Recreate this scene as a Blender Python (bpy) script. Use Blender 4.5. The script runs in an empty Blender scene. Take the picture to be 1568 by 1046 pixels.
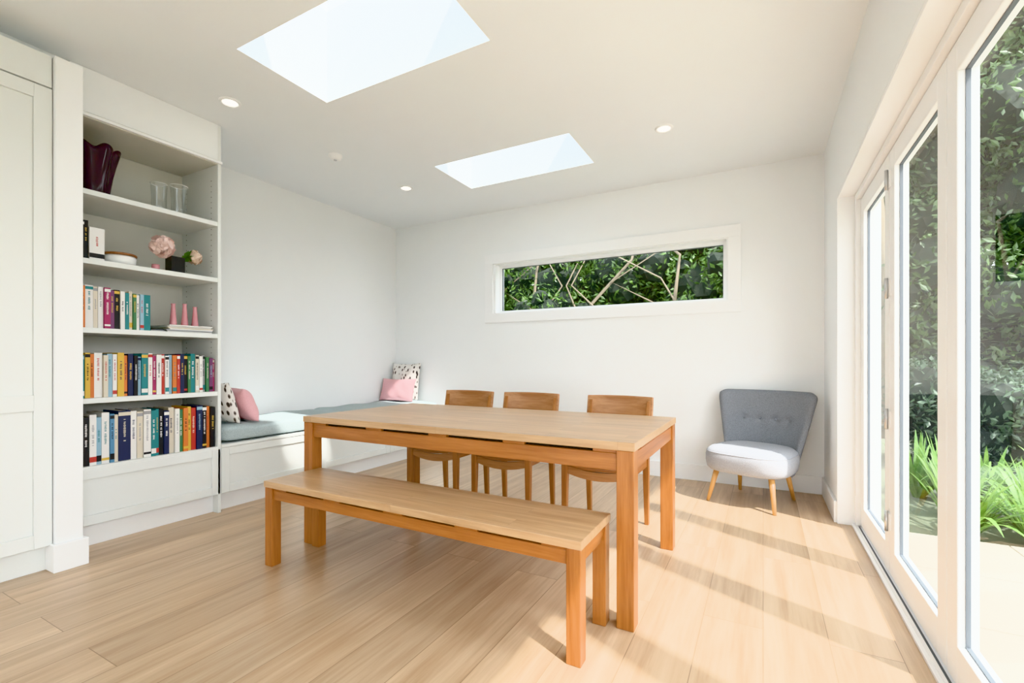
import bpy, bmesh, math, random
import numpy as np
from mathutils import Vector, Matrix
random.seed(7); rng=np.random.default_rng(5)
scene=bpy.context.scene
scene.view_settings.view_transform='Khronos PBR Neutral'
scene.view_settings.exposure=0.56
scene.view_settings.gamma=1.12

# ------------------------------------------------------------ materials
def lin(c):
    c=c/255.0
    return c/12.92 if c<=0.04045 else ((c+0.055)/1.055)**2.4
def S(r,g,b): return (lin(r),lin(g),lin(b),1.0)
def newmat(name):
    m=bpy.data.materials.new(name); m.use_nodes=True
    nt=m.node_tree; b=nt.nodes['Principled BSDF']
    return m,nt,b
def N(nt,t,**kw):
    n=nt.nodes.new(t)
    for k,v in kw.items():
        if k in n.inputs.keys(): n.inputs[k].default_value=v
        else: setattr(n,k,v)
    return n
def paint(name,col,rough=0.5,var=0.02,scale=6.0,metal=0,bump=0.0,bscale=200):
    m,nt,b=newmat(name)
    tc=N(nt,'ShaderNodeTexCoord'); no=N(nt,'ShaderNodeTexNoise'); no.inputs['Scale'].default_value=scale
    nt.links.new(tc.outputs['Object'],no.inputs['Vector'])
    mx=N(nt,'ShaderNodeMix',data_type='RGBA')
    mx.inputs['A'].default_value=tuple(max(0,c*(1-var)) for c in col[:3])+(1,)
    mx.inputs['B'].default_value=tuple(min(1,c*(1+var)) for c in col[:3])+(1,)
    nt.links.new(no.outputs['Fac'],mx.inputs['Factor']); nt.links.new(mx.outputs['Result'],b.inputs['Base Color'])
    b.inputs['Roughness'].default_value=rough; b.inputs['Metallic'].default_value=metal
    if bump:
        n2=N(nt,'ShaderNodeTexNoise'); n2.inputs['Scale'].default_value=bscale
        nt.links.new(tc.outputs['Object'],n2.inputs['Vector'])
        bp=N(nt,'ShaderNodeBump'); bp.inputs['Strength'].default_value=bump; bp.inputs['Distance'].default_value=0.002
        nt.links.new(n2.outputs['Fac'],bp.inputs['Height']); nt.links.new(bp.outputs['Normal'],b.inputs['Normal'])
    return m
def wood(name,c1,c2,axis='X',rough=0.4,stave=None,scale=1.0):
    """grain along axis ; stave=(length,width,gap,var,gapdark) adds board pattern in XY"""
    m,nt,b=newmat(name); L=nt.links
    tc=N(nt,'ShaderNodeTexCoord'); mp=N(nt,'ShaderNodeMapping')
    sc={'X':(1.6,28,28),'Y':(28,1.6,28),'Z':(28,28,1.6)}[axis]
    mp.inputs['Scale'].default_value=tuple(s*scale for s in sc)
    L.new(tc.outputs['Object'],mp.inputs['Vector'])
    no=N(nt,'ShaderNodeTexNoise',noise_dimensions='4D'); no.inputs['Scale'].default_value=1.0
    no.inputs['Detail'].default_value=6; no.inputs['Roughness'].default_value=0.62; no.inputs['Distortion'].default_value=0.6
    L.new(mp.outputs['Vector'],no.inputs['Vector'])
    mf=N(nt,'ShaderNodeVectorMath',operation='SCALE'); mf.inputs['Scale'].default_value=5.0; L.new(mp.outputs['Vector'],mf.inputs[0])
    nf=N(nt,'ShaderNodeTexNoise'); nf.inputs['Scale'].default_value=1.0; nf.inputs['Detail'].default_value=2; L.new(mf.outputs['Vector'],nf.inputs['Vector'])
    mm=N(nt,'ShaderNodeMath',operation='MULTIPLY_ADD'); mm.inputs[1].default_value=0.26; L.new(nf.outputs['Fac'],mm.inputs[0])
    ms=N(nt,'ShaderNodeMath',operation='SUBTRACT'); ms.inputs[1].default_value=0.13; L.new(no.outputs['Fac'],ms.inputs[0]); L.new(ms.outputs[0],mm.inputs[2])
    rp=N(nt,'ShaderNodeValToRGB'); rp.color_ramp.elements[0].position=0.3; rp.color_ramp.elements[1].position=0.72
    rp.color_ramp.elements[0].color=c2; rp.color_ramp.elements[1].color=c1
    L.new(mm.outputs[0],rp.inputs['Fac']); out=rp.outputs['Color']
    if stave:
        m2=N(nt,'ShaderNodeMapping')
        if axis=='Y': m2.inputs['Rotation'].default_value=(0,0,math.radians(90))
        L.new(tc.outputs['Object'],m2.inputs['Vector'])
        br=N(nt,'ShaderNodeTexBrick'); br.offset=0.37; br.offset_frequency=2
        br.inputs['Scale'].default_value=1.0; br.inputs['Brick Width'].default_value=stave[0]; br.inputs['Row Height'].default_value=stave[1]
        br.inputs['Mortar Size'].default_value=stave[2]; br.inputs['Mortar Smooth'].default_value=0.3
        br.inputs['Color1'].default_value=(0,0,0,1); br.inputs['Color2'].default_value=(1,1,1,1); br.inputs['Mortar'].default_value=(0.5,0.5,0.5,1)
        L.new(m2.outputs['Vector'],br.inputs['Vector'])
        mu=N(nt,'ShaderNodeMath',operation='MULTIPLY'); mu.inputs[1].default_value=17.0
        L.new(br.outputs['Color'],mu.inputs[0]); L.new(mu.outputs[0],no.inputs['W'])
        mr=N(nt,'ShaderNodeMapRange'); mr.inputs['To Min'].default_value=1-stave[3]; mr.inputs['To Max'].default_value=1+stave[3]*0.7
        L.new(br.outputs['Color'],mr.inputs['Value'])
        vm=N(nt,'ShaderNodeVectorMath',operation='SCALE'); L.new(out,vm.inputs[0]); L.new(mr.outputs['Result'],vm.inputs['Scale'])
        src=vm.outputs['Vector']
        if axis=='Y':
            mk=N(nt,'ShaderNodeMapping'); mk.inputs['Scale'].default_value=(2.6,0.9,1); L.new(tc.outputs['Object'],mk.inputs['Vector'])
            vo=N(nt,'ShaderNodeTexVoronoi'); vo.inputs['Scale'].default_value=1.0; L.new(mk.outputs['Vector'],vo.inputs['Vector'])
            mk2=N(nt,'ShaderNodeMapRange'); mk2.inputs['From Min'].default_value=0.0; mk2.inputs['From Max'].default_value=0.055; mk2.inputs['To Min'].default_value=0.5; mk2.inputs['To Max'].default_value=1.0
            L.new(vo.outputs['Distance'],mk2.inputs['Value'])
            v2=N(nt,'ShaderNodeVectorMath',operation='SCALE'); L.new(src,v2.inputs[0]); L.new(mk2.outputs['Result'],v2.inputs['Scale']); src=v2.outputs['Vector']
        mx=N(nt,'ShaderNodeMix',data_type='RGBA'); L.new(br.outputs['Fac'],mx.inputs['Factor']); L.new(src,mx.inputs['A'])
        mx.inputs['B'].default_value=tuple(c*stave[4] for c in c2[:3])+(1,)
        out=mx.outputs['Result']
    L.new(out,b.inputs['Base Color']); b.inputs['Roughness'].default_value=rough
    return m
def fabric(name,c1,c2,scale=260,bump=0.4):
    m,nt,b=newmat(name); L=nt.links
    tc=N(nt,'ShaderNodeTexCoord'); no=N(nt,'ShaderNodeTexNoise'); no.inputs['Scale'].default_value=scale; no.inputs['Detail'].default_value=3
    L.new(tc.outputs['Object'],no.inputs['Vector'])
    mx=N(nt,'ShaderNodeMix',data_type='RGBA'); mx.inputs['A'].default_value=c1; mx.inputs['B'].default_value=c2
    rp=N(nt,'ShaderNodeValToRGB'); rp.color_ramp.elements[0].position=0.35; rp.color_ramp.elements[1].position=0.65
    L.new(no.outputs['Fac'],rp.inputs['Fac']); L.new(rp.outputs['Color'],mx.inputs['Factor']); L.new(mx.outputs['Result'],b.inputs['Base Color'])
    bp=N(nt,'ShaderNodeBump'); bp.inputs['Strength'].default_value=bump; bp.inputs['Distance'].default_value=0.003
    L.new(no.outputs['Fac'],bp.inputs['Height']); L.new(bp.outputs['Normal'],b.inputs['Normal'])
    b.inputs['Roughness'].default_value=0.9
    return m
def emis(name,col,st):
    m,nt,b=newmat(name); b.inputs['Emission Color'].default_value=col; b.inputs['Emission Strength'].default_value=st; return m
def glass(name,tint=(0.97,0.985,0.98,1),refl=0.8,base=0.03):
    m=bpy.data.materials.new(name); m.use_nodes=True; nt=m.node_tree
    for n in list(nt.nodes): nt.nodes.remove(n)
    o=N(nt,'ShaderNodeOutputMaterial'); tr=N(nt,'ShaderNodeBsdfTransparent'); tr.inputs['Color'].default_value=tint
    gl=N(nt,'ShaderNodeBsdfGlossy'); gl.inputs['Roughness'].default_value=0.01
    lw=N(nt,'ShaderNodeLayerWeight'); lw.inputs['Blend'].default_value=0.5
    pw=N(nt,'ShaderNodeMath',operation='POWER'); pw.inputs[1].default_value=4.5
    mu=N(nt,'ShaderNodeMath',operation='MULTIPLY_ADD'); mu.inputs[1].default_value=refl; mu.inputs[2].default_value=base
    mx=N(nt,'ShaderNodeMixShader')
    nt.links.new(lw.outputs['Facing'],pw.inputs[0]); nt.links.new(pw.outputs[0],mu.inputs[0]); nt.links.new(mu.outputs[0],mx.inputs[0]); nt.links.new(tr.outputs[0],mx.inputs[1]); nt.links.new(gl.outputs[0],mx.inputs[2]); nt.links.new(mx.outputs[0],o.inputs[0])
    return m
def leafmat(name,c1,c2,scale=3,c3=None):
    m,nt,b=newmat(name); L=nt.links
    tc=N(nt,'ShaderNodeTexCoord'); no=N(nt,'ShaderNodeTexNoise'); no.inputs['Scale'].default_value=scale; no.inputs['Detail'].default_value=8; no.inputs['Roughness'].default_value=0.8
    L.new(tc.outputs['Object'],no.inputs['Vector'])
    rp=N(nt,'ShaderNodeValToRGB'); rp.color_ramp.elements[0].position=0.38; rp.color_ramp.elements[1].position=0.62
    rp.color_ramp.elements[0].color=c1; rp.color_ramp.elements[1].color=c2
    if c3:
        q=rp.color_ramp.elements.new(0.72); q.color=c3
    L.new(no.outputs['Fac'],rp.inputs['Fac']); L.new(rp.outputs['Color'],b.inputs['Base Color']); b.inputs['Roughness'].default_value=0.4
    t=N(nt,'ShaderNodeBsdfTranslucent'); L.new(rp.outputs['Color'],t.inputs['Color'])
    mx=N(nt,'ShaderNodeMixShader'); mx.inputs[0].default_value=0.28
    L.new(b.outputs[0],mx.inputs[1]); L.new(t.outputs[0],mx.inputs[2]); L.new(mx.outputs[0],nt.nodes['Material Output'].inputs[0])
    return m

M_wall=paint('wall_paint',S(242,244,244),0.75,0.006)
M_ceil=paint('ceiling_paint',S(240,244,246),0.8,0.005)
M_trim=paint('trim_paint',S(245,246,246),0.4,0.005)
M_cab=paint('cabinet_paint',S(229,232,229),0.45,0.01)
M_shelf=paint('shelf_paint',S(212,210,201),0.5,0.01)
M_seatpad=fabric('seat_pad_linen',S(158,172,174),S(180,192,193),180,0.3)
M_floor=wood('floor_oak',S(210,182,150),S(170,138,106),'Y',0.32,stave=(2.1,0.22,0.0016,0.16,0.62),scale=0.55)
M_top=wood('oak_top',S(206,170,130),S(168,130,92),'X',0.3,stave=(0.9,0.075,0.0006,0.09,0.85))
M_oakX=wood('oak_rail',S(178,116,62),S(132,76,34),'X',0.35)
M_oakY=wood('oak_rail_side',S(178,116,62),S(132,76,34),'Y',0.35)
M_oakZ=wood('oak_leg',S(178,116,62),S(132,76,34),'Z',0.35)
M_chX=wood('chair_rail_wood',S(184,136,94),S(142,92,54),'X',0.35)
M_chZ=wood('chair_leg_wood',S(176,120,70),S(136,82,42),'Z',0.35)
M_seat=wood('chair_seat_wood',S(156,104,66),S(116,72,42),'X',0.3)
M_legl=wood('armchair_leg_wood',S(220,172,112),S(190,138,82),'Z',0.35)
M_blue=fabric('armchair_blue_grey',S(108,111,118),S(140,144,151),300,0.5)
M_ltgrey=fabric('armchair_seat_grey',S(150,152,158),S(178,180,186),300,0.5)
M_pink=fabric('pink_fabric',S(226,168,174),S(236,184,188),200,0.3)
M_black=paint('black_gloss',S(18,18,20),0.25)
M_gasket=paint('grey_gasket',S(92,98,104),0.6)
M_seal=paint('black_seal',S(36,38,40),0.6)
M_dark=paint('dark_gap',S(40,30,22),0.9)
M_steel=paint('steel',S(200,202,204),0.3,metal=0.9)
M_white=paint('white_ceramic',S(240,240,238),0.3)
M_lamp=emis('lamp_glow',(1,0.93,0.82,1),10)
M_glass=glass('window_glass')
M_jar=glass('jar_glass',(0.93,0.95,0.95,1),0.8,0.08)
M_purple=paint('purple_glass',S(46,18,36),0.1,0.35,9)
def patterned():
    m,nt,b=newmat('botanical_fabric'); L=nt.links
    tc=N(nt,'ShaderNodeTexCoord'); mp=N(nt,'ShaderNodeMapping'); mp.inputs['Scale'].default_value=(34,34,17); mp.inputs['Rotation'].default_value=(0.3,0.5,0.4)
    L.new(tc.outputs['Object'],mp.inputs['Vector'])
    v=N(nt,'ShaderNodeTexVoronoi'); v.inputs['Scale'].default_value=1.0; L.new(mp.outputs[0],v.inputs['Vector'])
    no=N(nt,'ShaderNodeTexNoise'); no.inputs['Scale'].default_value=14; L.new(tc.outputs['Object'],no.inputs['Vector'])
    ad=N(nt,'ShaderNodeMath',operation='ADD'); L.new(v.outputs['Distance'],ad.inputs[0]); 
    mu=N(nt,'ShaderNodeMath',operation='MULTIPLY'); mu.inputs[1].default_value=0.5; L.new(no.outputs['Fac'],mu.inputs[0]); L.new(mu.outputs[0],ad.inputs[1])
    rp=N(nt,'ShaderNodeValToRGB'); rp.color_ramp.interpolation='CONSTANT'
    e=rp.color_ramp.elements; e[0].color=S(62,56,54); e[1].position=0.62; e[1].color=S(236,231,225)
    q=e.new(0.52); q.color=S(140,126,118)
    L.new(ad.outputs[0],rp.inputs['Fac']); L.new(rp.outputs['Color'],b.inputs['Base Color']); b.inputs['Roughness'].default_value=0.9
    return m
M_pat=patterned()

# ------------------------------------------------------------ mesh builder
class MB:
    def __init__(s,name): s.name=name; s.bm=bmesh.new(); s.mats=[]
    def mi(s,m):
        if m not in s.mats: s.mats.append(m)
        return s.mats.index(m)
    def hexa(s,P,m,T=None):
        vs=[s.bm.verts.new((T@Vector(p)) if T else p) for p in P]; k=s.mi(m)
        for f in ((0,3,2,1),(4,5,6,7),(0,1,5,4),(1,2,6,5),(2,3,7,6),(3,0,4,7)):
            s.bm.faces.new([vs[i] for i in f]).material_index=k
    def quad(s,P,m):
        s.bm.faces.new([s.bm.verts.new(p) for p in P]).material_index=s.mi(m)
    def box(s,x0,x1,y0,y1,z0,z1,m,T=None):
        s.hexa([(x0,y0,z0),(x1,y0,z0),(x1,y1,z0),(x0,y1,z0),(x0,y0,z1),(x1,y0,z1),(x1,y1,z1),(x0,y1,z1)],m,T)
    def taper(s,p0,p1,w0,w1,m,d0=None,d1=None):
        d0=d0 or w0; d1=d1 or w1; P=[]
        for p,w,d in ((p0,w0,d0),(p1,w1,d1)):
            for sx,sy in ((-1,-1),(1,-1),(1,1),(-1,1)): P.append((p[0]+sx*w/2,p[1]+sy*d/2,p[2]))
        s.hexa(P,m)
    def tube(s,pts,rs,m,n=12,caps=True):
        k=s.mi(m); rings=[]
        for i,p in enumerate(pts):
            p=Vector(p); a=Vector(pts[max(0,i-1)]); b=Vector(pts[min(len(pts)-1,i+1)]); d=(b-a).normalized()
            u=d.orthogonal().normalized() if i==0 else (u-d*u.dot(d)).normalized()
            v=d.cross(u)
            rings.append([s.bm.verts.new(p+(u*math.cos(2*math.pi*j/n)+v*math.sin(2*math.pi*j/n))*rs[i]) for j in range(n)])
        for i in range(len(rings)-1):
            for j in range(n):
                f=s.bm.faces.new([rings[i][j],rings[i][(j+1)%n],rings[i+1][(j+1)%n],rings[i+1][j]]); f.material_index=k; f.smooth=True
        if caps:
            s.bm.faces.new(rings[0][::-1]).material_index=k; s.bm.faces.new(rings[-1]).material_index=k
    def grid(s,fn,nu,nv,m,cu=False,T=None,flip=False):
        k=s.mi(m); V=[]
        for j in range(nv+1):
            V.append([s.bm.verts.new((T@Vector(fn(i/nu,j/nv))) if T else fn(i/nu,j/nv)) for i in range(nu if cu else nu+1)])
        for j in range(nv):
            for i in range(nu):
                i2=(i+1)%nu if cu else i+1
                q=[V[j][i],V[j][i2],V[j+1][i2],V[j+1][i]]
                f=s.bm.faces.new(q[::-1] if flip else q); f.material_index=k; f.smooth=True
    def lathe(s,c,prof,m,n=32,rf=None):
        def fn(u,v):
            i=v*(len(prof)-1); a=int(min(i,len(prof)-2)); t=i-a
            r=prof[a][0]*(1-t)+prof[a+1][0]*t; z=prof[a][1]*(1-t)+prof[a+1][1]*t; th=2*math.pi*u
            if rf: r,z=rf(r,z,th)
            return (c[0]+r*math.cos(th),c[1]+r*math.sin(th),c[2]+z)
        s.grid(fn,n,len(prof)-1,m,cu=True)
    def ball(s,c,r,m,n=12,sz=1):
        s.lathe(c,[(max(1e-4,r*math.sin(math.pi*i/n)),-sz*r*math.cos(math.pi*i/n)) for i in range(n+1)],m,n=2*n)
    def done(s,loc=(0,0,0),rotz=0,bevel=0,seg=2,sub=0,weld=False,solid=0):
        me=bpy.data.meshes.new(s.name)
        if weld: bmesh.ops.remove_doubles(s.bm,verts=s.bm.verts,dist=1e-4)
        bmesh.ops.recalc_face_normals(s.bm,faces=s.bm.faces)
        s.bm.to_mesh(me); s.bm.free()
        for m in s.mats: me.materials.append(m)
        o=bpy.data.objects.new(s.name,me); scene.collection.objects.link(o); o.location=loc; o.rotation_euler=(0,0,rotz)
        if solid:
            q=o.modifiers.new('s','SOLIDIFY'); q.thickness=solid; q.offset=0
        if bevel:
            q=o.modifiers.new('b','BEVEL'); q.width=bevel; q.segments=seg; q.limit_method='ANGLE'; q.angle_limit=math.radians(40)
        if sub:
            q=o.modifiers.new('u','SUBSURF'); q.levels=sub; q.render_levels=sub
        return o
def empty(name,loc=(0,0,0),rotz=0):
    e=bpy.data.objects.new(name,None); scene.collection.objects.link(e); e.location=loc; e.rotation_euler=(0,0,rotz); e.empty_display_size=0.1; return e
def child(o,p): o.parent=p; return o

XL=-4.05; XR=0.43; YB=4.46; ZC=2.72; YF=-3.4
# ------------------------------------------------------------ room shell
b=MB('floor'); b.box(XL-0.15,XR+0.23,YF-0.15,YB+0.15,-0.12,0,M_floor); b.done()
b=MB('ceiling'); hx0,hx1=-2.46,-1.243; H=[(1.487,2.067),(3.18,3.75)]; zt=3.30
b.box(XL-0.15,hx0,YF-0.15,YB+0.15,ZC,zt,M_ceil); b.box(hx1,XR+0.23,YF-0.15,YB+0.15,ZC,zt,M_ceil)
ys=[YF-0.15,H[0][0],H[0][1],H[1][0],H[1][1],YB+0.15]
for i in (0,2,4): b.box(hx0,hx1,ys[i],ys[i+1],ZC,zt,M_ceil)
b.done()
for i,(y0,y1) in enumerate(H):
    b=MB('skylight')
    z=zt+0.001
    b.box(hx0-0.06,hx1+0.06,y0-0.06,y0,z,z+0.06,M_trim); b.box(hx0-0.06,hx1+0.06,y1,y1+0.06,z,z+0.06,M_trim)
    b.box(hx0-0.06,hx0,y0,y1,z,z+0.06,M_trim); b.box(hx1,hx1+0.06,y0,y1,z,z+0.06,M_trim)
    b.quad([(hx0,y0,z+0.03),(hx1,y0,z+0.03),(hx1,y1,z+0.03),(hx0,y1,z+0.03)],M_glass); b.done()
b=MB('wall_left'); b.box(XL-0.15,XL,YF-0.15,YB+0.15,0,ZC,M_wall); b.done()
# back wall with strip window hole
wx0,wx1,wz0,wz1=-2.62,-0.27,1.585,2.145
b=MB('wall_back')
b.box(XL,wx0,YB,YB+0.15,0,ZC,M_wall); b.box(wx1,XR+0.23,YB,YB+0.15,0,ZC,M_wall)
b.box(wx0,wx1,YB,YB+0.15,0,wz0,M_wall); b.box(wx0,wx1,YB,YB+0.15,wz1,ZC,M_wall); b.done()
DY1=3.70; DY0=DY1-0.81*6; DZ=2.15
b=MB('wall_right'); b.box(XR,XR+0.23,DY1+0.02,YB,0,ZC,M_wall); b.box(XR,XR+0.23,DY0,DY1+0.02,DZ,ZC,M_wall); b.box(XR,XR+0.23,YF,DY0,0,ZC,M_wall); b.done()
b=MB('wall_front'); b.box(XL,-2.9,YF-0.15,YF,0,ZC,M_wall); b.box(-0.3,XR+0.23,YF-0.15,YF,0,ZC,M_wall); b.box(-2.9,-0.3,YF-0.15,YF,2.2,ZC,M_wall); b.box(-2.9,-0.3,YF-0.15,YF,0,0.2,M_wall); b.done()
b=MB('added_light_window');  # unseen window added in the wall behind camera to let in more light
for x in (-2.9,-2.06,-1.2,-0.36): b.box(x,x+0.06,YF-0.1,YF-0.04,0.2,2.2,M_trim)
b.box(-2.84,-0.36,YF-0.1,YF-0.04,0.2,0.28,M_trim); b.box(-2.84,-0.36,YF-0.1,YF-0.04,2.12,2.2,M_trim); b.quad([(-2.84,YF-0.07,0.28),(-0.36,YF-0.07,0.28),(-0.36,YF-0.07,2.12),(-2.84,YF-0.07,2.12)],M_glass); b.done()
# window 1
b=MB('window_1'); ox0,ox1,oz0,oz1=-2.74,-0.165,1.49,2.245
def frame(b,x0,x1,z0,z1,w,y0,y1,m):
    b.box(x0,x1,y0,y1,z1-w,z1,m); b.box(x0,x1,y0,y1,z0,z0+w,m); b.box(x0,x0+w,y0,y1,z0+w,z1-w,m); b.box(x1-w,x1,y0,y1,z0+w,z1-w,m)
frame(b,wx0+0.001,wx1-0.001,wz0+0.001,wz1-0.001,0.012,YB,YB+0.10,M_trim)
frame(b,wx0+0.012,wx1-0.012,wz0+0.012,wz1-0.012,0.030,YB+0.09,YB+0.14,M_trim)
frame(b,wx0+0.041,wx1-0.041,wz0+0.041,wz1-0.041,0.004,YB+0.10,YB+0.125,M_gasket)
b.quad([(wx0+0.04,YB+0.112,wz0+0.04),(wx1-0.04,YB+0.112,wz0+0.04),(wx1-0.04,YB+0.112,wz1-0.04),(wx0+0.04,YB+0.112,wz1-0.04)],M_glass)
b.done(bevel=0.001)
b=MB('trim_1'); frame(b,ox0,ox1,oz0,oz1,0.105,YB-0.018,YB,M_trim); b.done(bevel=0.002)
# baseboards
b=MB('baseboard_back'); b.box(-3.36,XR,YB-0.018,YB,0,0.14,M_trim); b.done(bevel=0.003)
b=MB('baseboard_right'); b.box(XR-0.018,XR,DY1+0.02,YB-0.018,0,0.14,M_trim); b.done(bevel=0.003)
# bifold doors
b=MB('trim_2')
b.box(XR-0.002,XR+0.2,DY1,DY1+0.022,0.0,DZ,M_trim); b.box(XR+0.09,XR+0.2,DY1-0.05,DY1,0.02,DZ,M_trim)
b.box(XR,XR+0.2,DY0,DY1,DZ-0.02,DZ,M_trim); b.box(XR+0.09,XR+0.2,DY0,DY1-0.05,DZ-0.06,DZ-0.02,M_trim)
b.done(bevel=0.002)
b=MB('trim_3'); b.box(XR+0.075,XR+0.21,DY0,DY1,0,0.012,M_trim); b.box(XR+0.09,XR+0.10,DY0,DY1-0.05,0.012,0.020,M_trim); b.box(XR+0.103,XR+0.112,DY0,DY1-0.05,0.012,0.0135,M_gasket); b.box(XR+0.18,XR+0.19,DY0,DY1-0.05,0.012,0.022,M_trim); b.done()
dx0,dx1=XR+0.115,XR+0.17
for k in range(6):  # last panel is out of view, added so more glass lets in light
    e=empty('door_%d'%(k+1)); y1=DY1-0.81*k-(0.05 if k==0 else 0.004); y0=DY1-0.81*(k+1)+0.004
    z0,z1=0.022,DZ-0.062; w=0.092
    b=MB('door_frame'); b.box(dx0,dx1,y0,y0+w,z0,z1,M_trim); b.box(dx0,dx1,y1-w,y1,z0,z1,M_trim)
    b.box(dx0,dx1,y0+w,y1-w,z0,z0+0.13,M_trim); b.box(dx0,dx1,y0+w,y1-w,z1-0.1,z1,M_trim); child(b.done(bevel=0.004),e)
    b=MB('gasket'); g=0.004; ya,yb,za,zb=y0+w,y1-w,z0+0.13,z1-0.1
    for (p,q,r,s) in ((ya,ya+g,za,zb),(yb-g,yb,za,zb),(ya+g,yb-g,za,za+g),(ya+g,yb-g,zb-g,zb)): b.box(dx0+0.020,dx1-0.022,p,q,r,s,M_gasket)
    child(b.done(),e)
    b=MB('pane'); xg=dx0+0.027; b.quad([(xg,ya+0.002,za+0.002),(xg,yb-0.002,za+0.002),(xg,yb-0.002,zb-0.002),(xg,ya+0.002,zb-0.002)],M_glass); child(b.done(),e)
    b=MB('seal'); b.box(dx0+0.006,dx1-0.01,y0-0.006,y0-0.0005,z0,z1,M_seal); child(b.done(),e)
    if k%2==0:
        b=MB('hinges')
        for z in (0.28,0.78,1.42,1.95):
            b.tube([(dx0-0.012,y0-0.004,z-0.05),(dx0-0.012,y0-0.004,z+0.05)],[0.008,0.008],M_steel)
            b.box(dx0-0.005,dx0,y0-0.036,y0+0.028,z-0.04,z+0.04,M_trim)
        child(b.done(),e)
    elif k==3:
        b=MB('handle'); b.box(dx0-0.008,dx0,y1-0.065,y1-0.035,0.98,1.14,M_steel); b.tube([(dx0-0.04,y1-0.05,1.09),(dx0-0.04,y1-0.16,1.09)],[0.008,0.008],M_steel); b.tube([(dx0,y1-0.05,1.09),(dx0-0.045,y1-0.05,1.09)],[0.008,0.008],M_steel); 
        child(b.done(),e)
# ------------------------------------------------------------ downlights / smoke detector
for (x,y) in ((-3.0,1.77),(-3.0,3.44),(-0.62,3.43),(-0.62,1.77)):
    b=MB('downlight'); b.lathe((x,y,ZC),[(0.042,-0.001),(0.044,-0.008),(0.060,-0.008),(0.064,0.0)],M_trim,n=40)
    b.lathe((x,y,ZC),[(0.0005,-0.004),(0.043,-0.004)],M_lamp,n=40); b.done()
b=MB('smoke_detector'); b.lathe((-3.03,2.63,ZC),[(0.001,-0.036),(0.03,-0.036),(0.042,-0.03),(0.048,-0.012),(0.054,-0.01),(0.054,0)],M_trim,n=40)
b.lathe((-3.03,2.63,ZC),[(0.001,-0.042),(0.012,-0.042),(0.013,-0.036)],M_steel,n=20); b.done()

# ------------------------------------------------------------ shaker helper (face +X at x)
def shaker(b,x,y0,y1,z0,z1,m,w=0.06,rails=()):
    t=0.02; g=0.002
    y0+=g;y1-=g;z0+=g;z1-=g
    b.box(x-t,x,y0,y0+w,z0,z1,m); b.box(x-t,x,y1-w,y1,z0,z1,m)
    b.box(x-t,x,y0+w,y1-w,z0,z0+w,m); b.box(x-t,x,y0+w,y1-w,z1-w,z1,m)
    for (ra,rb) in rails: b.box(x-t,x,y0+w,y1-w,ra,rb,m)
    b.box(x-t+0.001,x-0.012,y0+w,y1-w,z0+w,z1-w,m)
XF=-3.36
# tall cabinet
XC=-3.17
b=MB('tall_cabinet'); b.box(XL+0.001,XC-0.022,-1.6,0.975,0.13,2.44,M_cab); b.box(XL+0.001,XC-0.05,-1.6,0.975,0,0.13,M_cab)
for k in range(4): shaker(b,XC,0.98-0.62*(k+1),0.978-0.62*k,0.13,2.44,M_cab,0.068,rails=((0.815,0.895),))
b.box(XL+0.001,XC,-1.6,0.975,2.445,2.605,M_cab); b.done(bevel=0.002)
b=MB('trim_5'); b.box(XL+0.001,-3.375,-1.6,1.10,2.607,ZC-0.001,M_wall); b.done()
# pilaster
b=MB('trim_4'); b.box(XL+0.001,-3.14,0.979,1.088,0,2.605,M_trim); b.box(-3.5,-3.118,0.965,1.105,0,0.14,M_trim); b.done(bevel=0.004)
# bookcase
e=empty('built_in_bookcase'); BY0,BY1=1.106,1.92
b=MB('carcass')
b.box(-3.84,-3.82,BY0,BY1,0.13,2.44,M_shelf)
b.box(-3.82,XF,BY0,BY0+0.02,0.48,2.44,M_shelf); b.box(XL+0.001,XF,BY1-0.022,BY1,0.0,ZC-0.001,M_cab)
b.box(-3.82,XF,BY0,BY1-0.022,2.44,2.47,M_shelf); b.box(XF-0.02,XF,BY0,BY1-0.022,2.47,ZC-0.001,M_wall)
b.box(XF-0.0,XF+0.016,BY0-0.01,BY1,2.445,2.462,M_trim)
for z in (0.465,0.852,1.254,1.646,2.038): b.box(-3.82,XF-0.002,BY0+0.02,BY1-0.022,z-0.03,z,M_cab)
b.box(-3.84,XF-0.06,BY0,BY1-0.022,0,0.13,M_trim); b.box(-3.84,XF-0.022,BY0,BY1-0.022,0.13,0.434,M_cab)
shaker(b,XF,BY0,BY1-0.003,0.13,0.45,M_cab,0.055)
child(b.done(bevel=0.002),e)
b=MB('shelf_pin_holes')
for yy in (BY0+0.0205,BY1-0.0225):
    for xx in (-3.76,-3.44):
        for i in range(48):
            z=0.55+i*0.038; b.box(xx-0.0025,xx+0.0025,yy-0.0008,yy+0.0008,z,z+0.005,M_dark)
child(b.done(),e)
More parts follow.
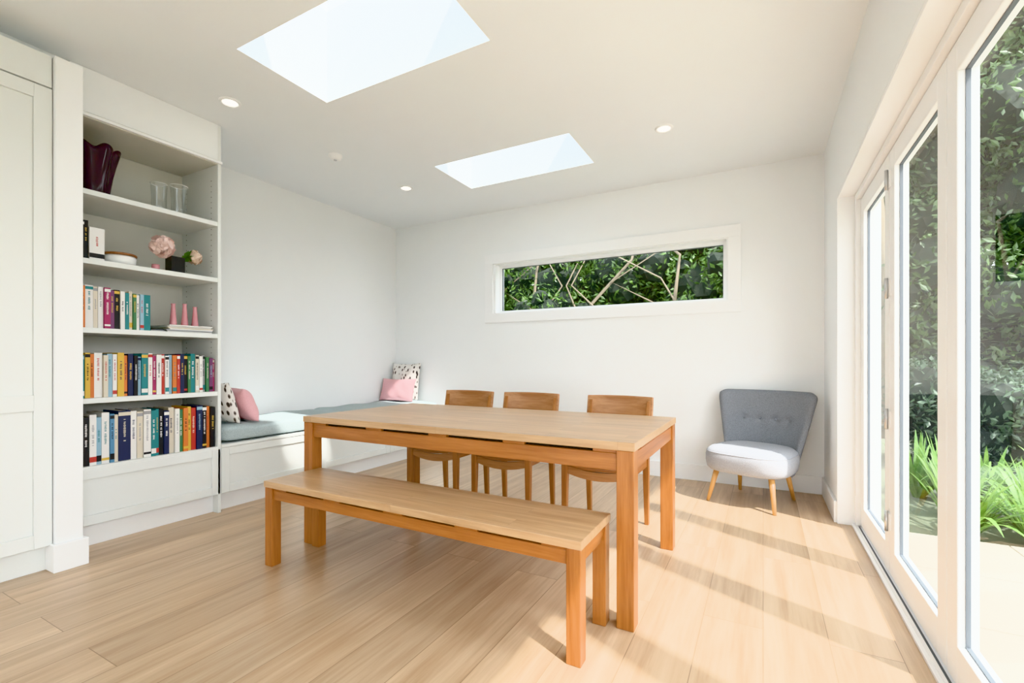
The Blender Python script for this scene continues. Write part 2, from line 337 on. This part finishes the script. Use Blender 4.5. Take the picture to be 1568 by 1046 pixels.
# bench seat in the corner
e=empty('built_in_bench_seat')
BY1s=BY1+0.001
b=MB('base'); b.box(XL+0.001,XF-0.06,BY1s,YB-0.001,0,0.13,M_trim); b.box(XL+0.001,XF-0.022,BY1s,YB-0.001,0.13,0.455,M_cab); b.box(XL+0.001,XF+0.006,BY1s,YB-0.001,0.455,0.475,M_cab)
for k in range(3): shaker(b,XF,1.922+0.845*k,1.922+0.845*(k+1),0.13,0.455,M_cab,0.055)
child(b.done(bevel=0.002),e)
for (a,c) in ((1.93,3.18),(3.185,4.45)):
    b=MB('seat_pad')
    def fn(u,v,a=a,c=c):
        th=2*math.pi*u; hx,hz=0.335,0.058; n=6.0
        cx=math.copysign(abs(math.cos(th))**(2/n),math.cos(th)); cz=math.copysign(abs(math.sin(th))**(2/n),math.sin(th))
        vv=-1+2*v; s=(1-abs(vv)**22)**0.5 if abs(vv)<1 else 0
        s2=0.0 if abs(vv)>=1 else max(0.0,(1-abs(vv)**40))**0.4
        bul=0.006*math.sin(vv*9+cx*3)
        return (-3.705+hx*cx*(0.2+0.8*s2 if abs(vv)<1 else 0.0), (a+c)/2+(c-a)/2*vv, 0.537+(hz+bul*(cz>0))*cz*s)
    b.grid(fn,64,60,M_seatpad,cu=True); child(b.done(weld=True),e)

# ------------------------------------------------------------ pillows
def pillow(name,loc,w,h,t,rx,rz,mat,ry=0):
    b=MB(name)
    for sgn in (1,-1):
        def fn(u,v,sgn=sgn):
            U=-1+2*u; V=-1+2*v
            k=max(0,(1-abs(U)**3.2))**0.6*max(0,(1-abs(V)**3.2))**0.6
            px=w/2*U*(1-0.07*(1-V*V)); pz=h/2*V*(1-0.07*(1-U*U))
            wr=0.004*math.sin(9*U+4*V)*k
            return (px,sgn*(t/2*k+wr),pz+h/2)
        b.grid(fn,28,28,mat)
    o=b.done(weld=True); o.location=loc; o.rotation_euler=(math.radians(rx),math.radians(ry),math.radians(rz)); return o
pillow('patterned_throw_pillow',(-3.82,4.33,0.60),0.42,0.45,0.13,-9,3,M_pat)
pillow('pink_throw_pillow',(-3.79,4.16,0.60),0.49,0.27,0.13,-16,3,M_pink)
pillow('patterned_throw_pillow',(-3.62,2.09,0.60),0.42,0.32,0.12,16,0,M_pat)
pillow('pink_throw_pillow',(-3.60,2.28,0.60),0.40,0.28,0.14,24,-14,M_pink)

# ------------------------------------------------------------ books
PAL={}
def C(r,g,b):
    k=(r,g,b)
    if k not in PAL: PAL[k]=paint('book_cloth_%d_%d_%d'%k,S(r,g,b),0.55,0.03)
    return PAL[k]
bk,wh,cr,na,tl,lb,rd,orr,ye,gy,mg,gn,pp,sb=(26,26,30),(232,230,226),(214,204,184),(34,42,76),(40,122,126),(140,176,194),(182,60,52),(210,118,62),(214,174,74),(150,150,152),(158,48,92),(66,118,80),(112,66,104),(84,134,172)
M_pages=paint('book_pages',S(228,220,204),0.8,0.05,80)
def books(name,z,y0,y1,seq,hmin,hmax,seed):
    r=random.Random(seed); b=MB(name); y=y0; xf=XF-0.02; i=0
    tot=sum(s[1] for s in seq); sc=(y1-y0)/tot
    for col,wd,hf in seq:
        w=wd*sc; h=hmin+(hmax-hmin)*hf; d=0.19+0.02*r.random(); x1=xf-r.random()*0.018; m=C(*col)
        ya,yb=y+0.0006,y+w-0.0006; zb=z+0.0005
        b.box(x1-d,x1-0.003,ya+0.002,yb-0.002,zb+0.003,zb+h-0.004,M_pages)
        b.box(x1-d,x1-0.002,ya,ya+0.002,zb,zb+h,m); b.box(x1-d,x1-0.002,yb-0.002,yb,zb,zb+h,m); b.box(x1-0.003,x1,ya,yb,zb,zb+h,m)
        dark=sum(col)<330
        alt=C(*(r.choice([wh,cr,ye,wh,lb]) if dark else r.choice([bk,na,rd,tl,bk,gy])))
        zz=zb+h*(0.34+0.15*r.random()); ze=zb+h*(0.74+0.14*r.random()); ww=min(0.40*(yb-ya),0.012); yc=(ya+yb)/2
        while zz<ze:
            l=r.uniform(0.003,0.006)
            if r.random()<0.82: b.box(x1,x1+0.0006,yc-ww/2*r.uniform(0.6,1),yc+ww/2*r.uniform(0.6,1),zz,zz+l,alt)
            zz+=l+0.0035
        if r.random()<0.35: b.box(x1,x1+0.0005,ya,yb,zb+h*0.06,zb+h*(0.10+0.1*r.random()),C(*r.choice([wh,bk,rd,tl,ye])))
        if r.random()<0.3: b.box(x1,x1+0.0005,ya,yb,zb+h*0.9,zb+h*0.97,alt)
        y+=w
    return b.done()
seqA=[(bk,3,.9),(bk,2.2,.7),(wh,2.6,.85),(lb,2,.6),(wh,3,.95),(sb,1.8,.8),(cr,1.6,.7),(na,5,1),(wh,2.6,.9),(cr,2.6,.8),(wh,3.2,.95),(tl,2.2,.8),(tl,1.4,.9),(bk,2.2,.9),(na,2.4,.7),(cr,2.6,.95),(wh,2.2,.8),(gn,1.8,.7),(orr,2.4,.8),(ye,1.8,.9),(rd,2.4,.75),(na,3,.95),(bk,2.2,.85),(orr,2,.8),(bk,2.6,.7)]
seqB=[(bk,2,.9),(tl,2,.7),(ye,2.2,.9),(orr,2,.8),(wh,3.6,.9),(cr,2,.7),(lb,2.4,.85),(wh,2,.8),(ye,3,.95),(orr,1.6,.7),(na,2.6,.85),(bk,2,.7),(lb,2,.6),(tl,3.2,.9),(wh,2.2,.95),(mg,1.8,.7),(wh,2.6,.8),(rd,1.8,.85),(wh,2,.7),(lb,2,.8),(orr,2.2,.75),(rd,1.8,.8),(na,2.2,.9),(bk,2.4,.8),(gn,1.8,.7),(tl,2.6,.95),(cr,2,.8),(wh,2,.7),(gy,2,.8),(gn,1.8,.6),(pp,2.2,.5),(mg,1.6,.4)]
seqC=[(rd,2.6,1),(orr,2.0,.9),(wh,3.6,1),(cr,2,.9),(wh,2.4,.95),(mg,2.8,.9),(pp,2,.7),(bk,2.6,.8),(wh,2.2,.7),(tl,2,.6),(cr,1.8,.8),(gn,1.8,.6),(wh,1.6,.5),(lb,2,.6),(tl,3.4,.6)]
books('row_of_books',0.465,1.135,1.893,seqA,0.23,0.30,1)
books('row_of_books',0.852,1.135,1.893,seqB,0.20,0.265,2)
books('row_of_books',1.254,1.135,1.50,seqC,0.185,0.245,3)
books('row_of_books',1.646,1.135,1.268,[(bk,3,.9),(bk,1.6,1),(wh,5.2,.55)],0.14,0.22,4)
# magazines
b=MB('stack_of_magazines'); rr=random.Random(3); z=1.2545
for i in range(6):
    h=0.008; b.box(XF-0.30+rr.uniform(-.01,.01),XF-0.02-rr.random()*0.015,1.59+rr.random()*0.02,1.885-rr.random()*0.02,z,z+h-0.001,C(*[wh,gy,wh,cr,wh,wh][i])); z+=h
b.box(XF-0.25,XF-0.03,1.505,1.583,1.2545,1.262,C(*gy)); b.box(XF-0.24,XF-0.035,1.51,1.58,1.2625,1.27,C(*bk)); b.done()
M_candle=paint('pink_candle_glass',S(208,140,148),0.25,0.05)
for i,(yy,hh) in enumerate(((1.665,0.145),(1.735,0.15),(1.80,0.135))):
    b=MB('pink_candlestick'); b.lathe((XF-0.10,yy,z-0.0005),[(0.001,0),(0.020,0),(0.021,0.01),(0.018,0.04),(0.014,0.09),(0.011,hh-0.01),(0.014,hh),(0.001,hh)],M_candle,n=20); b.done()
# bowl with lid
b=MB('lidded_bowl'); zc=1.6465; c=(XF-0.13,1.385,zc)
b.lathe(c,[(0.001,0),(0.06,0),(0.076,0.015),(0.08,0.05),(0.074,0.062),(0.001,0.062)],M_white,n=36); b.lathe(c,[(0.001,0.062),(0.083,0.062),(0.085,0.07),(0.08,0.076),(0.001,0.077)],M_seat,n=36); b.done()
b=MB('tealight_holder'); b.lathe((XF-0.06,1.545,zc),[(0.001,0),(0.018,0),(0.022,0.015),(0.021,0.035),(0.015,0.035),(0.014,0.02),(0.001,0.02)],M_candle,n=24); b.done()
# flower vase
M_petal=paint('petal_pink',S(236,206,198),0.7,0.16,60); M_leafd=leafmat('flower_leaf',S(40,84,30),S(90,140,50),20); M_petal2=paint('petal_cream',S(230,206,186),0.7,0.14,60)
def flower(b,c,r,m,n=70,seed=1):
    rr=random.Random(seed); k=b.mi(m); b.ball(c,r*0.55,m,8)
    for i in range(n):
        d=Vector((rr.gauss(0,1),rr.gauss(0,1),rr.gauss(0,1))).normalized(); t=d.orthogonal().normalized(); t.rotate(Matrix.Rotation(rr.random()*6.28,3,d)); q=d.cross(t)
        p=Vector(c)+d*r*rr.uniform(0.55,0.9); s=r*0.42
        up=rr.uniform(0.2,0.6)
        vs=[b.bm.verts.new(p+t*s*a+q*s*e2+d*s*up*(a*a+e2*e2)*(1 if a>0 else -0.5)) for a,e2 in ((-1,0),(-.6,-.8),(0,-1),(.6,-.8),(1,0),(.6,.8),(0,1),(-.6,.8))]
        ce=b.bm.verts.new(p)
        for j in range(8):
            f=b.bm.faces.new([vs[j],vs[(j+1)%8],ce]); f.material_index=k
b=MB('black_flower_vase'); vx,vy=XF-0.075,1.665; zz=zc
for (p,q,r,s) in ((-.04,.04,-.04,-.036),(-.04,.04,.036,.04),(-.04,-.036,-.036,.036),(.036,.04,-.036,.036)): b.box(vx+p,vx+q,vy+r,vy+s,zz,zz+0.105,M_black)
b.box(vx-0.036,vx+0.036,vy-0.036,vy+0.036,zz,zz+0.006,M_black)
b.tube([(vx,vy,zz+0.01),(vx,vy-0.03,zz+0.1),(vx+0.0,vy-0.06,zz+0.16)],[0.003]*3,M_leafd,8); b.tube([(vx,vy,zz+0.01),(vx,vy+0.03,zz+0.09),(vx+0.0,vy+0.10,zz+0.12)],[0.003]*3,M_leafd,8)
flower(b,(vx,vy-0.075,zz+0.165),0.066,M_petal,130,1); flower(b,(vx+0.01,vy+0.115,zz+0.125),0.045,M_petal2,90,2)
rr=random.Random(5)
for i in range(14):
    a=rr.uniform(0,6.28); l=rr.uniform(0.05,0.09); p=Vector((vx,vy+0.05,zz+0.105)); d=Vector((math.cos(a)*0.4,abs(math.sin(a))*0.8,rr.uniform(-.1,.6))).normalized(); q=d.orthogonal().normalized()
    vs=[b.bm.verts.new(x) for x in (p,p+d*l*0.5+q*0.014,p+d*l,p+d*l*0.5-q*0.014)]; b.bm.faces.new(vs).material_index=b.mi(M_leafd)
b.done()
# purple ruffled vase
b=MB('ruffled_purple_vase')
def rf(r,z,th):
    k=z/0.29; return (r*(1+0.12*k*math.sin(7*th)+0.05*k*math.sin(3*th+1)), z+0.014*max(0,k-0.6)*2.5*math.sin(7*th+1.2))
b.lathe((XF-0.16,1.272,2.0385),[(0.001,0),(0.062,0),(0.07,0.03),(0.076,0.08),(0.084,0.14),(0.095,0.2),(0.108,0.26),(0.114,0.29),(0.109,0.288),(0.09,0.2),(0.078,0.14),(0.066,0.06),(0.001,0.015)],M_purple,n=112,rf=rf); b.done()
for (yy,xx,hh,rr_) in ((1.60,XF-0.14,0.19,0.042),(1.70,XF-0.10,0.20,0.045)):
    b=MB('glass_vase'); b.lathe((xx,yy,2.0385),[(0.001,0),(rr_*0.8,0),(rr_,0.02),(rr_*0.95,hh*0.5),(rr_*1.1,hh)],M_jar,n=32); 
    b.lathe((xx,yy,2.0385),[(rr_*1.1,hh-0.002),(rr_*1.1+0.002,hh),(rr_*1.1,hh+0.002),(rr_*1.1-0.002,hh),(rr_*1.1,hh-0.002)],M_white,n=32); b.done()

# ------------------------------------------------------------ table and bench
def slab_table(name,x0,x1,y0,y1,z,tt,leg,gap,ap,nsp):
    e=empty(name,((x0+x1)/2,(y0+y1)/2,0)); ox,oy=e.location.x,e.location.y
    x0-=ox;x1-=ox;y0-=oy;y1-=oy
    b=MB('top'); b.box(x0,x1,y0,y1,z-tt,z,M_top); child(b.done(bevel=0.003),e)
    zl=z-tt; i=1
    for lx in (x0+0.004,x1-leg-0.004):
        for ly in (y0+0.004,y1-leg-0.004):
            b=MB('leg_%d'%i); i+=1; b.box(lx,lx+leg,ly,ly+leg,0.0005,zl,M_oakZ); child(b.done(bevel=0.003),e)
    za=zl-gap
    b=MB('apron'); t=0.022
    for ly in (y0+0.014,y1-0.014-t):
        b.box(x0+leg+0.004,x1-leg-0.004,ly,ly+t,za-ap,za,M_oakX)
        for k in range(nsp):
            xx=x0+leg+0.05+(x1-x0-2*leg-0.1)*k/(nsp-1); wd=0.11
            b.box(xx-wd/2,xx+wd/2,ly,ly+t,za,zl,M_oakX)
    for lx in (x0+0.014,x1-0.014-t):
        b.box(lx,lx+t,y0+leg+0.004,y1-leg-0.004,za-ap,za,M_oakY)
        b.box(lx,lx+t,y0+leg+0.10,y1-leg-0.10,za,zl,M_oakY)
    b.box(x0+0.1,x1-0.1,y0+0.05,y0+0.06,zl-0.04,zl,M_dark)
    for k in range(1,3):
        xx=x0+(x1-x0)*k/3; b.box(xx-0.02,xx+0.02,y0+0.061,y1-0.036,za-ap,za,M_oakY)
    child(b.done(bevel=0.002),e)
slab_table('dining_table',-2.375,-0.44,1.825,2.80,0.742,0.034,0.07,0.014,0.07,5)
slab_table('wooden_bench',-2.29,-0.55,1.525,1.875,0.44,0.032,0.055,0.012,0.05,5)

# ------------------------------------------------------------ dining chairs
def dining_chair(x,y,rz=0):
    e=empty('dining_chair',(x,y,0),rz)
    b=MB('seat')
    def prof(u,v): # saddle
        U=-1+2*u; V=-1+2*v
        X=0.225*U*(1-0.03*(V+1)); Y=0.225*V-0.014*(1-U*U)*(V<0)*abs(V)
        Z=0.456-0.032*(1-U*U)*(1-0.25*V*V)-0.012*max(0,-V-0.6)
        return X,Y,Z
    b.grid(lambda u,v:prof(u,v),20,16,M_seat); child(b.done(solid=0.022),e)
    b=MB('seat_rails')
    for yy in (-0.205,0.175):
        n=16
        for i in range(n):
            ua,ub=-1+2*i/n,-1+2*(i+1)/n
            da,db=0.030*(1-ua*ua),0.030*(1-ub*ub)
            xa,xb=0.19*ua,0.19*ub
            b.hexa([(xa,yy,0.382-da),(xb,yy,0.382-db),(xb,yy+0.02,0.382-db),(xa,yy+0.02,0.382-da),(xa,yy,0.432-da),(xb,yy,0.432-db),(xb,yy+0.02,0.432-db),(xa,yy+0.02,0.432-da)],M_chX)
    for xx in (-0.205,0.185): b.box(xx,xx+0.02,-0.18,0.18,0.385,0.435,M_oakY)
    child(b.done(),e)
    i=1
    for sx in (-1,1):
        b=MB('leg_%d'%i); i+=1; b.taper((sx*0.203,-0.205,0.0005),(sx*0.2,-0.198,0.44),0.028,0.04,M_chZ); child(b.done(bevel=0.004),e)
    for sx in (-1,1):
        b=MB('leg_%d'%i); i+=1
        P=[((sx*0.195,0.225,0.0005),0.028),((sx*0.195,0.20,0.44),0.04),((sx*0.197,0.225,0.62),0.034),((sx*0.2,0.268,0.80),0.024)]
        for (p,w),(q,w2) in zip(P[:-1],P[1:]): b.taper(p,q,w,w2,M_chZ)
        child(b.done(bevel=0.003),e)
    for nm,z0,z1,dy in (('top_rail',0.70,0.826,0.0),('back_slat',0.56,0.61,-0.038)):
        b=MB(nm)
        def fn(u,v,z0=z0,z1=z1,dy=dy):
            U=-1+2*u; zz=z0+(z1-z0)*v; 
            return (0.225*U, 0.245+dy+0.035*(1-U*U)+(zz-z0)*0.2, zz+(0.003*(1-U*U)*(2*v-1) if v>0.5 else 0))
        b.grid(fn,20,6,M_chX); child(b.done(solid=0.02,bevel=0.004),e)
    return e
dining_chair(-2.08,2.87); dining_chair(-1.525,2.87,math.radians(1)); dining_chair(-0.865,2.87,math.radians(-1))

# ------------------------------------------------------------ armchair
e=empty('cocktail_armchair',(-0.06,4.02,0),math.radians(-20))
b=MB('seat_cushion')
def fs(u,v):
    th=2*math.pi*u; n=3.2
    cx=math.copysign(abs(math.cos(th))**(2/n),math.cos(th)); cy=math.copysign(abs(math.sin(th))**(2/n),math.sin(th))
    prof=[(0.001,0.235),(0.7,0.235),(0.93,0.24),(1.0,0.26),(1.03,0.31),(1.03,0.355),(0.99,0.392),(0.9,0.412),(0.7,0.424),(0.4,0.428),(0.001,0.43)]
    k=v*(len(prof)-1); a=int(min(k,len(prof)-2)); t=k-a; r=prof[a][0]*(1-t)+prof[a+1][0]*t; z=prof[a][1]*(1-t)+prof[a+1][1]*t
    wx=0.285+0.015*(-cy)
    return (wx*r*cx,-0.03+0.275*r*cy,z)
b.grid(fs,56,20,M_ltgrey,cu=True); child(b.done(weld=True),e)
b=MB('piping'); pts=[]
for i in range(57):
    p=fs(i/56,0.57); pts.append((p[0]*1.004,p[1]*1.0,0.378))
b.tube(pts,[0.004]*57,M_ltgrey,8,False); child(b.done(),e)
b=MB('backrest'); th=0.055
def fb(u,v,sd):
    U=-1+2*u; V=v
    z0,z1=0.20,0.83
    hw=0.235+0.135*(V**0.9)
    Uc=U; zz=z0+(z1-z0)*V
    corner=max(0,abs(U)-0.84)/0.16
    zz-= (0.026*corner**2.2)*(V**3)
    hw2=hw*(1-0.03*max(0,(V-0.9)/0.1)**2)
    x=hw2*Uc
    wrap=0.15*(abs(U)**2.2)*(1.0-0.25*V)
    y=0.235+0.09*V-wrap
    edge=min(1,(1-abs(U))/0.09); e2=min(1,(1-V)/0.07); e3=min(1,V/0.05)
    k=(max(0,1-(1-edge)**2)**0.5)*(max(0,1-(1-e2)**2)**0.5)*(max(0,1-(1-e3)**2)**0.5)
    t=th*k*(0.5)
    if sd<0:
        for bx in (-0.17,-0.057,0.057,0.17):
            d=((x-bx)**2+(zz-0.60)**2); t-=0.016*math.exp(-d/0.0009)
        t-=0.005*math.exp(-((zz-0.60)**2)/0.0006)
    nx=0.55*U*(1-0.25*V)
    return (x+ (t*nx*(1 if sd>0 else -1)), y+sd*t, zz)
b.grid(lambda u,v:fb(u,v,-1),72,48,M_blue); b.grid(lambda u,v:fb(u,v,1),72,48,M_blue)
for bx in (-0.17,-0.057,0.057,0.17):
    U=bx/0.33; y=0.235+0.09*0.62-0.15*abs(U)**2.2*0.85; b.ball((bx,y-0.012,0.60),0.009,M_blue,6)
child(b.done(weld=True),e)
i=1
for (px,py,qx,qy) in ((-0.19,-0.20,-0.235,-0.265),(0.19,-0.20,0.235,-0.265),(-0.17,0.15,-0.20,0.235),(0.17,0.15,0.20,0.235)):
    b=MB('leg_%d'%i); i+=1; b.tube([(qx,qy,0.0),(px,py,0.26)],[0.012,0.022],M_legl,16); child(b.done(),e)

# ------------------------------------------------------------ garden
M_pave=paint('paving',S(164,158,146),0.8,0.06,3,bump=0.2)
def groundmat():
    m,nt,bb=newmat('garden_ground'); L=nt.links
    tc=N(nt,'ShaderNodeTexCoord'); no=N(nt,'ShaderNodeTexNoise'); no.inputs['Scale'].default_value=5; no.inputs['Detail'].default_value=8
    L.new(tc.outputs['Object'],no.inputs['Vector']); rp=N(nt,'ShaderNodeValToRGB'); rp.color_ramp.elements[0].color=S(70,76,60); rp.color_ramp.elements[1].color=S(112,120,96)
    L.new(no.outputs['Fac'],rp.inputs['Fac']); L.new(rp.outputs['Color'],bb.inputs['Base Color']); bb.inputs['Roughness'].default_value=0.9; return m
M_ground=groundmat()
b=MB('ground'); b.box(-14,16,-14,18,-0.3,-0.13,M_ground); b.done()
b=MB('patio_paving'); 
for i in range(5):
    for j in range(12): b.box(0.67+i*0.62,0.67+i*0.62+0.612,-3.6+j*0.62,-3.6+j*0.62+0.612,-0.13,-0.03,M_pave)
b.done(bevel=0.004)
M_leaf1=leafmat('hedge_leaf',S(28,50,22),S(100,134,62),3.0,S(160,180,104))
M_leaf2=leafmat('tree_leaf',S(28,48,26),S(90,116,66),1.6,S(146,160,106))
M_leaf3=leafmat('shrub_leaf',S(38,52,40),S(86,108,80),4)
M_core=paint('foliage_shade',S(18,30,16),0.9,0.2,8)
M_strap=leafmat('strap_leaf',S(66,110,42),S(146,178,92),5)
M_bark=paint('bark',S(120,108,90),0.9,0.2,12)
bmi=bmesh.new(); bmesh.ops.create_icosphere(bmi,subdivisions=2,radius=1); ICV=np.array([v.co[:] for v in bmi.verts]); ICF=np.array([[v.index for v in f.verts] for f in bmi.faces]); bmi.free()
def foliage(name,clumps,n,L,mat,core=0.72,trunks=()):
    cl=np.array(clumps); wts=cl[:,3]**2; idx=rng.choice(len(cl),n,p=wts/wts.sum())
    d=rng.normal(size=(n,3)); d/=np.linalg.norm(d,axis=1)[:,None]
    p=cl[idx,:3]+d*(cl[idx,3]*(0.72+0.36*rng.random(n)))[:,None]
    nn=d+0.75*rng.normal(size=(n,3)); nn/=np.linalg.norm(nn,axis=1)[:,None]
    t=np.cross(nn,rng.normal(size=(n,3))); t/=np.linalg.norm(t,axis=1)[:,None]; q=np.cross(nn,t)
    l=(L*(0.6+0.8*rng.random(n)))[:,None]; w=l*0.42
    V=np.stack([p-t*l,p+q*w-nn*l*0.1,p+t*l,p-q*w-nn*l*0.1],1).reshape(-1,3)
    F=np.arange(4*n).reshape(n,4)
    fl=F.tolist(); vl=V.tolist(); base=4*n; mi=[0]*n
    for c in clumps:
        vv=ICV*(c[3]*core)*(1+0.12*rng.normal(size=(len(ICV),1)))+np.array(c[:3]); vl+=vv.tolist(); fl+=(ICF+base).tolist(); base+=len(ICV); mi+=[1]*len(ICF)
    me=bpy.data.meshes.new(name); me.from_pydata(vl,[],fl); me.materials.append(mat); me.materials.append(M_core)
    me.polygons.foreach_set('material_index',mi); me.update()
    o=bpy.data.objects.new(name,me); scene.collection.objects.link(o)
    if trunks:
        b=MB('trunks')
        for pts,rs in trunks: b.tube(pts,rs,M_bark,10)
        child(b.done(),o)
    return o
# hedge behind strip window : two depth layers so no sky shows low down
cl=[]
for i in range(190):
    cl.append((random.uniform(-7,0.4),random.uniform(7.1,8.0),random.uniform(-0.2,4.6),random.uniform(0.38,0.6)))
for i in range(20):
    for j in range(5): cl.append((-6.4+i*0.36,8.3,0.6+j*0.8,0.62))
for i in range(52): cl.append((random.uniform(-5.0,0.4),random.uniform(6.1,6.8),random.uniform(1.3,2.9),random.uniform(0.14,0.30)))
tr=[]
for i in range(3):
    x=-3.0+i*1.0; pts=[(x,6.65,-0.13),(x+random.uniform(-.3,.3),6.6,1.2),(x+random.uniform(-.4,.4),6.55,1.9),(x+random.uniform(-.7,.7),6.6,2.5),(x+random.uniform(-1.,1.),6.6,3.4)]
    tr.append((pts,[0.04,0.034,0.026,0.018,0.009]))
    for q in range(2): tr.append(([pts[1],(pts[1][0]+random.uniform(-.5,.5),6.5,1.75),(pts[1][0]+random.uniform(-.8,.8),6.55,2.2),(pts[1][0]+random.uniform(-1.3,1.3),6.5,2.9)],[0.022,0.016,0.011,0.005]))
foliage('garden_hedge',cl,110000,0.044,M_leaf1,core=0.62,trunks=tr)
# trees seen through doors
cl=[]
for i in range(200):
    y=random.uniform(9.5,11); cl.append((random.uniform(0.9,7),y,random.uniform(0.3,8),random.uniform(0.45,0.85)))
tr=[([(1.6+i*0.9,9.2,-0.13),(1.7+i*0.9,9.1,2),(1.5+i*0.95,9.2,5)],[0.12,0.09,0.04]) for i in range(6)]
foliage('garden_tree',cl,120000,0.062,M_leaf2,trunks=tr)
cl=[(random.uniform(1.45,6),random.uniform(6.6,7.3),random.uniform(0.0,0.75),random.uniform(0.25,0.4)) for i in range(60)]
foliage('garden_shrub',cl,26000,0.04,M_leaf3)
cl=[(8.5+random.uniform(-.4,.4),random.uniform(-4,5.5),random.uniform(0,1.5),random.uniform(0.3,0.5)) for i in range(70)]
foliage('garden_hedge',cl,20000,0.07,M_leaf1)
# strap-leaf plants
def strap(x,y,n=46,h=0.55,seed=0):
    rr=random.Random(seed); b=MB('agapanthus_plant'); k=b.mi(M_strap)
    for i in range(n):
        a=rr.uniform(0,6.283); l=h*rr.uniform(0.6,1.2); sp=rr.uniform(0.25,0.85); w=rr.uniform(0.012,0.024); dx,dy=math.cos(a),math.sin(a); prev=None
        if x<1.5 and dx<0: sp*=0.5
        for j in range(9):
            t=j/8; r=l*sp*t+0.03; z=l*(1.2*t-0.95*t*t*sp*1.15); ww=w*(1-t**3)
            p=Vector((dx*r,dy*r,z)); s=Vector((-dy,dx,0))*ww
            cur=(b.bm.verts.new(p-s),b.bm.verts.new(p+s))
            if prev:
                f=b.bm.faces.new([prev[0],prev[1],cur[1],cur[0]]); f.material_index=k; f.smooth=True
            prev=cur
    b.done(loc=(x,y,-0.135))
s=0
for (x,y) in ((1.16,4.15),(1.55,4.2),(1.95,4.2),(2.4,4.3),(1.27,4.7),(1.75,4.75),(2.25,4.8),(2.8,4.8),(1.2,5.3),(1.65,5.35),(2.15,5.4),(2.75,5.35)):
    strap(x,y,80,0.58,s); s+=1

# ------------------------------------------------------------ light
w=bpy.data.worlds.new('sky'); scene.world=w; w.use_nodes=True; nt=w.node_tree; bg=nt.nodes['Background']
tc=N(nt,'ShaderNodeTexCoord'); sx=N(nt,'ShaderNodeSeparateXYZ'); nt.links.new(tc.outputs['Generated'],sx.inputs[0])
rp=N(nt,'ShaderNodeValToRGB'); rp.color_ramp.elements[0].position=0.0; rp.color_ramp.elements[0].color=(0.95,0.97,1,1); rp.color_ramp.elements[1].position=0.7; rp.color_ramp.elements[1].color=(0.82,0.91,1,1)
nt.links.new(sx.outputs['Z'],rp.inputs['Fac']); nt.links.new(rp.outputs['Color'],bg.inputs['Color']); bg.inputs['Strength'].default_value=5.0
sd=bpy.data.lights.new('sun','SUN'); sd.energy=8.5; sd.angle=math.radians(2.0); sd.color=(1,0.97,0.93)
so=bpy.data.objects.new('sun',sd); scene.collection.objects.link(so)
el=math.radians(53); d=Vector((-0.905*math.cos(el),0.425*math.cos(el),-math.sin(el))); so.rotation_euler=d.to_track_quat('-Z','Y').to_euler(); so.location=(6,-3,8)

# ------------------------------------------------------------ camera
cd=bpy.data.cameras.new('camera'); cd.sensor_width=36; cd.lens=714/1568*36; cd.shift_y=31/1568; cd.clip_start=0.02
co=bpy.data.objects.new('camera',cd); scene.collection.objects.link(co); co.location=(0,0,1.06); co.rotation_euler=(math.radians(90),0,math.radians(28.3)); scene.camera=co
